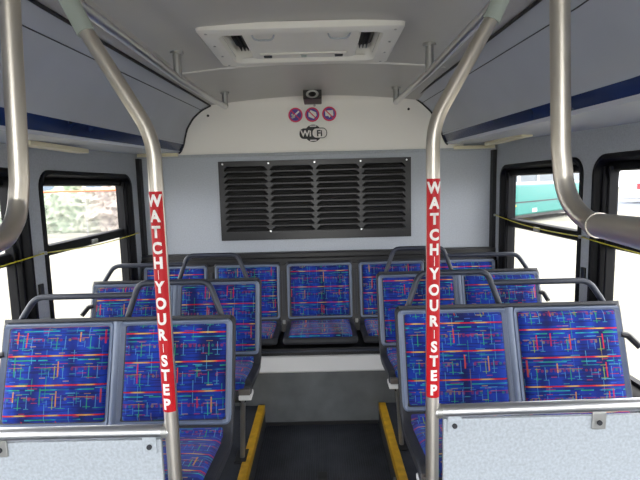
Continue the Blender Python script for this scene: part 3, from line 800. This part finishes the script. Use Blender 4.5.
# plate edges
for a, b in (((VX0, VZ0), (VX1, VZ0)), ((VX1, VZ0), (VX1, VZ1)), ((VX1, VZ1), (VX0, VZ1)), ((VX0, VZ1), (VX0, VZ0))):
    quad((a[0] + ox, Y0, a[1] + oz), (b[0] + ox, Y0, b[1] + oz), (b[0] + ox, 0.0, b[1] + oz), (a[0] + ox, 0.0, a[1] + oz))
me = bpy.data.meshes.new('louvred_plate'); bm.to_mesh(me); bm.free(); me.materials.append(M['vent'])
o = bpy.data.objects.new('louvred_plate', me); COL.objects.link(o); o.parent = root
X('vent_backing', (VX0 + 0.02 + ox, -0.006, VZ0 + 0.02 + oz), (VX1 - 0.02 + ox, -0.001, VZ1 - 0.02 + oz), M['ventin'], root)
for i in range(5):
    for z in ((VZ1 - 0.018,) if i != 1 and i != 3 else (VZ1 - 0.018, VZ0 + 0.06)):
        x = VX0 + 0.03 + (VX1 - VX0 - 0.06) * i / 4 + ox
        T('screw', [(x, Y0 - 0.004, z + oz), (x, Y0 + 0.002, z + oz)], 0.0062, M['railsteel'], root, 10)

# ------------------------------------------------------------------ ceiling hatch
hx0, hx1, hy0, hy1 = -0.415, 0.352, 1.765, 2.285
zc = 1.996
root = empty('ceiling_hatch', ((hx0 + hx1) / 2, (hy0 + hy1) / 2, zc), 'white framed roof hatch in the middle of the ceiling', 'hatch')
cxh, cyh = (hx0 + hx1) / 2, (hy0 + hy1) / 2; a, b = (hx1 - hx0) / 2, (hy1 - hy0) / 2
def RL(ix, iy, z, r): return [(x, y, z) for x, y in rrect(-a + ix, a - ix, -b + iy, b - iy, r)]
bm = bmesh.new()
loops(bm, [RL(0, 0, 0.006, 0.02), RL(0.004, 0.004, -0.016, 0.02), RL(0.012, 0.012, -0.020, 0.02), RL(0.070, 0.060, -0.020, 0.04), RL(0.076, 0.066, -0.012, 0.04), RL(0.085, 0.075, 0.05, 0.04)], close=False)
link('hatch_frame', bm, M['white'], root, smooth=True)
# lid pan between two dark side slots
bm = bmesh.new()
def RL2(ix, iy, z, r): return [(x, y, z) for x, y in rrect(-a + ix, a - ix, -b + iy, b - iy, r)]
rs = loops(bm, [RL2(0.150, 0.070, 0.05, 0.03), RL2(0.152, 0.074, 0.004, 0.03), RL2(0.158, 0.084, -0.008, 0.03), RL2(0.170, 0.10, -0.006, 0.03)], close=False)
bm.faces.new(rs[-1])
link('hatch_lid', bm, M['white'], root, smooth=True)
X('hatch_well', (-a + 0.08, -b + 0.07, 0.045), (a - 0.08, b - 0.07, 0.06), M['dark'], root)
for sx in (-1, 1):
    bm = bmesh.new()
    for i in range(3):
        x = sx * (a - 0.105 - 0.015 * i); box(bm, (x - 0.0015, -b + 0.09, 0.025), (x + 0.0015, b - 0.09, 0.045))
    link('side_louvre', bm, M['shell'], root)
    T('release_handle', fillet([(sx * 0.145 - 0.045, -b + 0.085, -0.004), (sx * 0.145 - 0.035, -b + 0.12, -0.022), (sx * 0.145 + 0.035, -b + 0.12, -0.022), (sx * 0.145 + 0.045, -b + 0.085, -0.004)], 0.03), 0.0035, M['wall'], root, 8)
for x, w_ in ((-0.16, 0.018), (0.0, 0.012), (0.155, 0.018)):
    X('lid_latch', (x - w_, b - 0.125, -0.013), (x + w_, b - 0.105, -0.004), M['shell'] if x else M['collar'], root, 0.003)
X('lid_ridge', (-0.19, b - 0.165, -0.012), (0.19, b - 0.145, -0.004), M['white'], root, 0.004)
for sx in (-1, 1):
    for sy in (-1, -0.33, 0.33, 1):
        T('screw', [(sx * (a - 0.035), sy * (b - 0.035), -0.0225), (sx * (a - 0.035), sy * (b - 0.035), -0.018)], 0.005, M['hardware'], root, 8)

# ------------------------------------------------------------------ small device at the top of the rear panel, screw heads
root = empty('rear_speaker_box', (-0.010, 3.02, 1.932), 'small black box with a silver lens above the round stickers', 'camera')
X('housing', (-0.058, -0.015, 0.018), (0.058, 0.20, 0.075), M['dark'], root, 0.006)
root.name = 'surveillance_camera'
bm = bmesh.new(); t = bmesh.new(); bmesh.ops.create_uvsphere(t, u_segments=16, v_segments=10, radius=0.018)
merge(bm, t, 0, Matrix.Translation((0, -0.010, 0.046)) @ Matrix.Scale(0.55, 4, (0, 1, 0))); link('lens', bm, M['ventin'], root, smooth=True)
bm = bmesh.new()
loops(bm, [[(r * math.cos(k * PI / 10), y, 0.046 + 0.62 * r * math.sin(k * PI / 10)) for k in range(20)] for r, y in ((0.040, -0.016), (0.036, -0.022), (0.026, -0.020), (0.024, -0.014))], close=False)
link('lens_ring', bm, M['hardware'], root, smooth=True)
for i, (x, z, w_) in enumerate(((-0.0, 1.945, 'under the black box'), (-0.745 + 0.03, 1.895, 'near the left cove'), (0.628, 1.905, 'near the right cove'))):
    o = T('screw_head', [(x, 3.226 - 0.006, z), (x, 3.230, z)], 0.0085, M['dark'] if i else M['hardware'], None, 10)
    tag(o, 'round screw head on the white rear panel ' + w_, 'screw')

# ------------------------------------------------------------------ stickers on the white panel
SY = 3.2215
def disc(bm, cx, cz_, r, y, mi=0, n=32, sz=1.0):
    f = bm.faces.new([bm.verts.new((cx + r * math.cos(2 * PI * k / n), y, cz_ + sz * r * math.sin(2 * PI * k / n))) for k in range(n)]); f.material_index = mi
def poly(bm, pts, y, mi=0):
    f = bm.faces.new([bm.verts.new((x, y, z)) for x, z in pts]); f.material_index = mi
def bar(bm, x0, z0, x1, z1, w, y, mi=0):
    d = Vector((x1 - x0, z1 - z0)).normalized(); n = Vector((-d.y, d.x)) * w / 2
    poly(bm, [(x0 + n.x, z0 + n.y), (x1 + n.x, z1 + n.y), (x1 - n.x, z1 - n.y), (x0 - n.x, z0 - n.y)], y, mi)
def backing(x0, x1, z0, z1, name, root, m):
    bm = bmesh.new(); 
    a_ = [(x, SY + 0.0015, z) for x, z in rrect(x0, x1, z0, z1, 0.008)]; b_ = [(x, SY + 0.0, z) for x, z in rrect(x0, x1, z0, z1, 0.008)]
    rs = loops(bm, [a_, b_], close=False); bm.faces.new(rs[-1]); return link(name, bm, m, root)
tilt = Matrix.Identity(4)
specs = [(-0.129, 1.885, 'leftmost of three round violet prohibition stickers, a crossed cigarette-like stroke', 0), (-0.017, 1.885, 'middle one of three round violet prohibition stickers, a crossed white drink shape', 1), (0.097, 1.887, 'rightmost of three round violet prohibition stickers, a crossed white radio shape', 2)]
for x, z, lab, k in specs:
    root = empty('prohibition_sticker', (x, 0, z), lab, 'sticker')
    root.location = (x, 0, z)
    backing(-0.054, 0.054, -0.052, 0.052, 'backing', root, M['stwhite'])
    bm = bmesh.new(); disc(bm, 0, 0, 0.048, SY - 0.0006); link('ring', bm, M['pink'], root)
    bm = bmesh.new(); disc(bm, 0, 0, 0.038, SY - 0.0012); link('ground', bm, M['purple'], root)
    bm = bmesh.new(); y = SY - 0.0018
    if k == 0:
        bar(bm, -0.026, -0.020, 0.024, 0.024, 0.011, y); bar(bm, -0.026, 0.006, -0.008, -0.018, 0.012, y)
    elif k == 1:
        poly(bm, [(-0.026, 0.010), (-0.010, 0.030), (0.026, 0.014), (0.030, -0.006), (0.010, -0.028), (-0.024, -0.014)], y)
    else:
        poly(bm, [(-0.028, 0.022), (0.026, 0.024), (0.028, -0.012), (0.010, -0.014), (0.0, -0.026), (-0.006, -0.014), (-0.026, -0.014)], y)
    link('pictogram', bm, M['stwhite'], root)
    bm = bmesh.new(); bar(bm, -0.030, 0.030, 0.030, -0.030, 0.007, SY - 0.0024); link('slash', bm, M['pink'], root)

root = empty('wifi_sticker', (-0.014, 0, 1.762), 'black and white WiFi logo sticker under the round stickers', 'sticker')
bm = bmesh.new(); disc(bm, 0, 0, 0.057, SY - 0.0004); 
poly(bm, rrect(-0.092, 0.008, -0.036, 0.034, 0.030), SY - 0.0008)
poly(bm, rrect(-0.010, 0.094, -0.034, 0.036, 0.032), SY - 0.0008)
link('black_shape', bm, M['stblack'], root)
bm = bmesh.new(); poly(bm, rrect(-0.004, 0.089, -0.029, 0.031, 0.026), SY - 0.0013)
bar(bm, -0.022, 0.047, 0.022, 0.047, 0.008, SY - 0.0012); bar(bm, -0.022, -0.046, 0.022, -0.046, 0.008, SY - 0.0012)
link('white_shape', bm, M['stwhite'], root)
for txt, x, m_ in (('Wi', -0.050, 'stwhite'), ('Fi', 0.043, 'stblack')):
    t = bmesh.new(); wrap_text(txt, 0.056, 0, 0, 0, t, 0.035)
    bm = bmesh.new(); merge(bm, t, 0, Matrix.Translation((x, SY - 0.0020, 0.0)) @ Matrix.Rotation(PI / 2, 4, 'X'))
    link('lettering', bm, M[m_], root)

# ------------------------------------------------------------------ pull cords along the windows
for s in (-1, 1):
    xw = s * 1.192
    root = empty('pull_cord', (xw, 3.06, 1.15), 'thin yellow pull cord strung across the %s windows' % ('left' if s < 0 else 'right'), 'cord')
    z0, z1, z2 = (1.13, 1.149, 1.157) if s < 0 else (1.187, 1.155, 1.143)
    pts = []
    ys = [3.11 if s < 0 else 3.15, 2.045 if s < 0 else 2.105, 0.96, -0.12, -1.2]
    zs = [z0, z1, z2, z2, z2]
    for i in range(4):
        for j in range(8):
            t = j / 8; pts.append((0, ys[i] + (ys[i + 1] - ys[i]) * t - 3.06, zs[i] + (zs[i + 1] - zs[i]) * t - 1.15 - 0.016 * math.sin(PI * t)))
    pts.append((0, ys[4] - 3.06, zs[4] - 1.15))
    T('cord', pts, 0.0026, M['cord'], root, 8)
    for y, z in list(zip(ys, zs))[:3]:
        T('cord_clip', [(s * 0.022, y - 3.06, z - 1.15), (-s * 0.008, y - 3.06, z - 1.15)], 0.008, M['hardware'], root, 10)

# small round light on the right platform riser
o = T('aisle_light', [(0.341, 2.02, 0.05), (0.333, 2.02, 0.05)], 0.020, M['hardware'], None, 16)
tag(o, 'small round metal disc on the platform side under the right yellow edging', 'aisle light')

# ------------------------------------------------------------------ outside
GZ = -0.90
bm = bmesh.new(); box(bm, (-90, -60, GZ - 0.2), (90, 120, GZ)); struct(link('ground', bm, M['concrete']))
bm = bmesh.new(); box(bm, (17.5, 33, GZ), (80, 47, GZ + 0.012)); struct(link('ground_road', bm, M['asphalt']))
# chain-link fence
FYY, FX0, FX1, FH = 24.0, -24.0, -6.0, 2.30
root = empty('chain_link_fence', (FX0, FYY, GZ), 'chain-link fence with an orange top pipe outside the left windows', 'fence')
bm = bmesh.new(); st = 0.14; n = int((FX1 - FX0 + FH) / st)
def wire(p, q, r=0.006):
    p, q = Vector(p), Vector(q); d = (q - p).normalized(); u = d.cross(Vector((0, 1, 0))).normalized() * r; v = Vector((0, r, 0))
    r1 = [bm.verts.new(p + k) for k in (u, v, -u, -v)]; r2 = [bm.verts.new(q + k) for k in (u, v, -u, -v)]
    for i in range(4): bm.faces.new((r1[i], r1[(i + 1) % 4], r2[(i + 1) % 4], r2[i]))
W_ = FX1 - FX0
for i in range(n):
    x = -FH + i * st
    a0, a1 = max(0, x), min(W_, x + FH)
    if a1 > a0:
        wire((a0, 0, a0 - x), (a1, 0, a1 - x)); wire((a0, 0, FH - (a0 - x)), (a1, 0, FH - (a1 - x)))
link('wire_mesh', bm, M['galv'], root)
for i in range(7): T('fence_post', [(W_ * i / 6, 0, 0), (W_ * i / 6, 0, FH)], 0.03, M['galv'], root, 8)
T('top_pipe', [(0, 0, FH), (W_, 0, FH + 0.02)], 0.045, M['orange'], root, 8)
from mathutils import noise as nz
bm = bmesh.new(); NX, NZ = 150, 26; x0h, x1h, hh = -26.0, -5.0, 3.2
def hedge_pt(i, j, back):
    x = x0h + (x1h - x0h) * i / NX; t = j / NZ
    q = Vector((x * 0.7, t * 2.0, 3.0 if back else 0.0))
    top = hh * (0.78 + 0.22 * nz.noise(Vector((x * 0.45, 7, 0))))
    d = 0.5 * nz.noise(q) + 0.35 * nz.noise(q * 3.1) + 0.22 * nz.noise(q * 8.0)
    y = 27.0 + (1.6 - 0.9 * t if back else -0.9 + 1.1 * t * t) + d
    return (x, y, GZ - 0.05 + top * t + (0.25 * nz.noise(q * 5) if j == NZ else 0))
front = [[bm.verts.new(hedge_pt(i, j, False)) for i in range(NX + 1)] for j in range(NZ + 1)]
back_ = [[bm.verts.new(hedge_pt(i, j, True)) for i in range(NX + 1)] for j in range(NZ + 1)]
for g in (front, back_):
    for j in range(NZ):
        for i in range(NX): bm.faces.new((g[j][i], g[j][i + 1], g[j + 1][i + 1], g[j + 1][i]))
for i in range(NX): bm.faces.new((front[NZ][i], front[NZ][i + 1], back_[NZ][i + 1], back_[NZ][i]))
for i in (0, NX):
    for j in range(NZ): bm.faces.new((front[j][i], front[j + 1][i], back_[j + 1][i], back_[j][i]))
o = link('hedge', bm, M['leaf'], smooth=True); o['kind'] = 'stuff'
tag(o, 'pale green and brownish overgrown hedge behind the chain-link fence', 'hedge')
root = empty('shed', (-18.5, 36, GZ), 'low shed with a blue-grey roof beyond the shrubs', 'shed')
X('wall', (-5, -1.5, 0), (5, 1.5, 2.3), M['wall'], root); X('roof', (-5.3, -1.8, 2.3), (5.3, 1.8, 2.85), M['slate'], root, 0.03)
# teal bus
ang = math.atan2(6.0, 6.6)
root = empty('parked_bus', (8.6, 23.3, GZ), 'teal bus with white window pillars parked outside the right window', 'bus', rz=ang)
Lb = 12.2
bm = bmesh.new(); rbox(bm, (0, 0, 0.42), (Lb, 2.5, 2.08), 0.08); link('lower_body', bm, M['teal'], root)
bm = bmesh.new()
box(bm, (0.02, 0.03, 2.06), (Lb - 0.02, 2.47, 2.20)); box(bm, (0.02, 0.03, 3.0), (Lb - 0.02, 2.47, 3.2))
npil = 5
for i in range(npil + 1):
    x = 0.05 + (Lb - 0.30) * i / npil; box(bm, (x, 0.02, 2.1), (x + 0.28, 2.48, 3.1))
link('window_band', bm, M['buswhite'], root)
for i in range(npil):
    x = 0.05 + (Lb - 0.30) * i / npil
    X('window_pane', (x + 0.2, 0.06, 2.2), (x + (Lb - 0.30) / npil, 2.44, 3.0), M['busglass'], root)
bm = bmesh.new(); rbox(bm, (0, 0.0, 3.15), (Lb, 2.5, 3.42), 0.1); link('roof', bm, M['buswhite'], root)
X('side_stripe', (0.1, -0.012, 1.08), (Lb - 0.1, 0.01, 1.16), M['shell'], root)
X('side_marker', (1.95, -0.03, 0.90), (2.25, 0.01, 1.02), M['amber'], root, 0.01)
X('side_plate', (4.2, -0.02, 0.52), (4.8, 0.01, 0.74), M['buswhite'], root, 0.005)
X('skirt', (0.2, 0.1, 0.26), (Lb - 0.2, 2.4, 0.44), M['dark'], root)
for x in (11.0, 2.6):
    for yy in (0.10, 2.40):
        sgn = -1 if yy < 1 else 1
        if x < 5 and yy < 1: continue
        w_ = T('wheel', [(x, yy - 0.16, 0.56), (x, yy - 0.14, 0.56), (x, yy + 0.12, 0.56)], [0.53, 0.56, 0.56], M['tyre'], root, 28)
        T('hub', [(x, yy + sgn * 0.11, 0.56), (x, yy + sgn * 0.19, 0.56)], 0.34, M['buswhite'], w_, 24)
# white van further off
root = empty('parked_van', (27.6, 41.3, GZ), 'white van with a red tail light beyond the grey road', 'van', rz=0.2)
bm = bmesh.new(); t = bmesh.new(); box(t, (0, 0, 0.35), (4.8, 1.9, 2.1)); bmesh.ops.recalc_face_normals(t, faces=t.faces); bmesh.ops.bevel(t, geom=list(t.edges), offset=0.15, segments=3, affect='EDGES'); merge(bm, t)
link('van_body', bm, M['buswhite'], root)
X('tail_light', (0.08, -0.02, 1.25), (0.5, 0.1, 1.75), M['redlens'], root, 0.01)
X('side_window', (1.2, -0.02, 1.3), (4.3, 0.02, 1.85), M['busglass'], root)
for x in (0.9, 3.9): T('wheel', [(x, 0.0, 0.34), (x, 0.2, 0.34)], 0.34, M['tyre'], root, 20)

# ------------------------------------------------------------------ light
w = bpy.data.worlds.new('sky'); S.world = w; w.use_nodes = True
nt = w.node_tree; bg = nt.nodes['Background']
sky = nt.nodes.new('ShaderNodeTexSky'); sky.sky_type = 'HOSEK_WILKIE'
sky.sun_direction = (0.25, 0.30, 0.92); sky.turbidity = 6.0; sky.ground_albedo = 0.5
mx = nt.nodes.new('ShaderNodeMix'); mx.data_type = 'RGBA'; mx.inputs[0].default_value = 0.92
nt.links.new(sky.outputs[0], mx.inputs[6]); mx.inputs[7].default_value = (0.98, 0.985, 1.0, 1)
nt.links.new(mx.outputs[2], bg.inputs[0]); bg.inputs[1].default_value = 3.0
su = bpy.data.lights.new('sun', 'SUN'); su.energy = 3.2; su.angle = math.radians(2.0); su.color = (1, 0.95, 0.88)
so = bpy.data.objects.new('sun', su); COL.objects.link(so)
so.rotation_euler = Vector((0.25, 0.30, 0.92)).to_track_quat('Z', 'Y').to_euler()

# ------------------------------------------------------------------ camera
F = 470.0; yaw = -0.005; p = math.atan(55 / 470); ro = math.radians(1.45)
f = Vector((math.sin(yaw) * math.cos(p), math.cos(yaw) * math.cos(p), -math.sin(p)))
r0 = Vector((math.cos(yaw), -math.sin(yaw), 0)); u0 = r0.cross(f)
r = r0 * math.cos(ro) - u0 * math.sin(ro); u = u0 * math.cos(ro) + r0 * math.sin(ro)
cd = bpy.data.cameras.new('camera'); cam = bpy.data.objects.new('camera', cd); COL.objects.link(cam)
cam.matrix_world = Matrix(((r.x, u.x, -f.x, 0.03), (r.y, u.y, -f.y, 0.0), (r.z, u.z, -f.z, 1.416), (0, 0, 0, 1)))
cd.sensor_width = 36; cd.lens = F / 640 * 36; cd.clip_start = 0.02; cd.clip_end = 500
S.camera = cam
S.view_settings.view_transform = 'Standard'; S.view_settings.look = 'None'; S.view_settings.gamma = 1.0
S.view_settings.use_curve_mapping = False; S.view_settings.exposure = 1.33
S.cycles.use_denoising = True
S.cycles.max_bounces = 12; S.cycles.diffuse_bounces = 6; S.cycles.transparent_max_bounces = 12
S.cycles.sample_clamp_indirect = 8.0
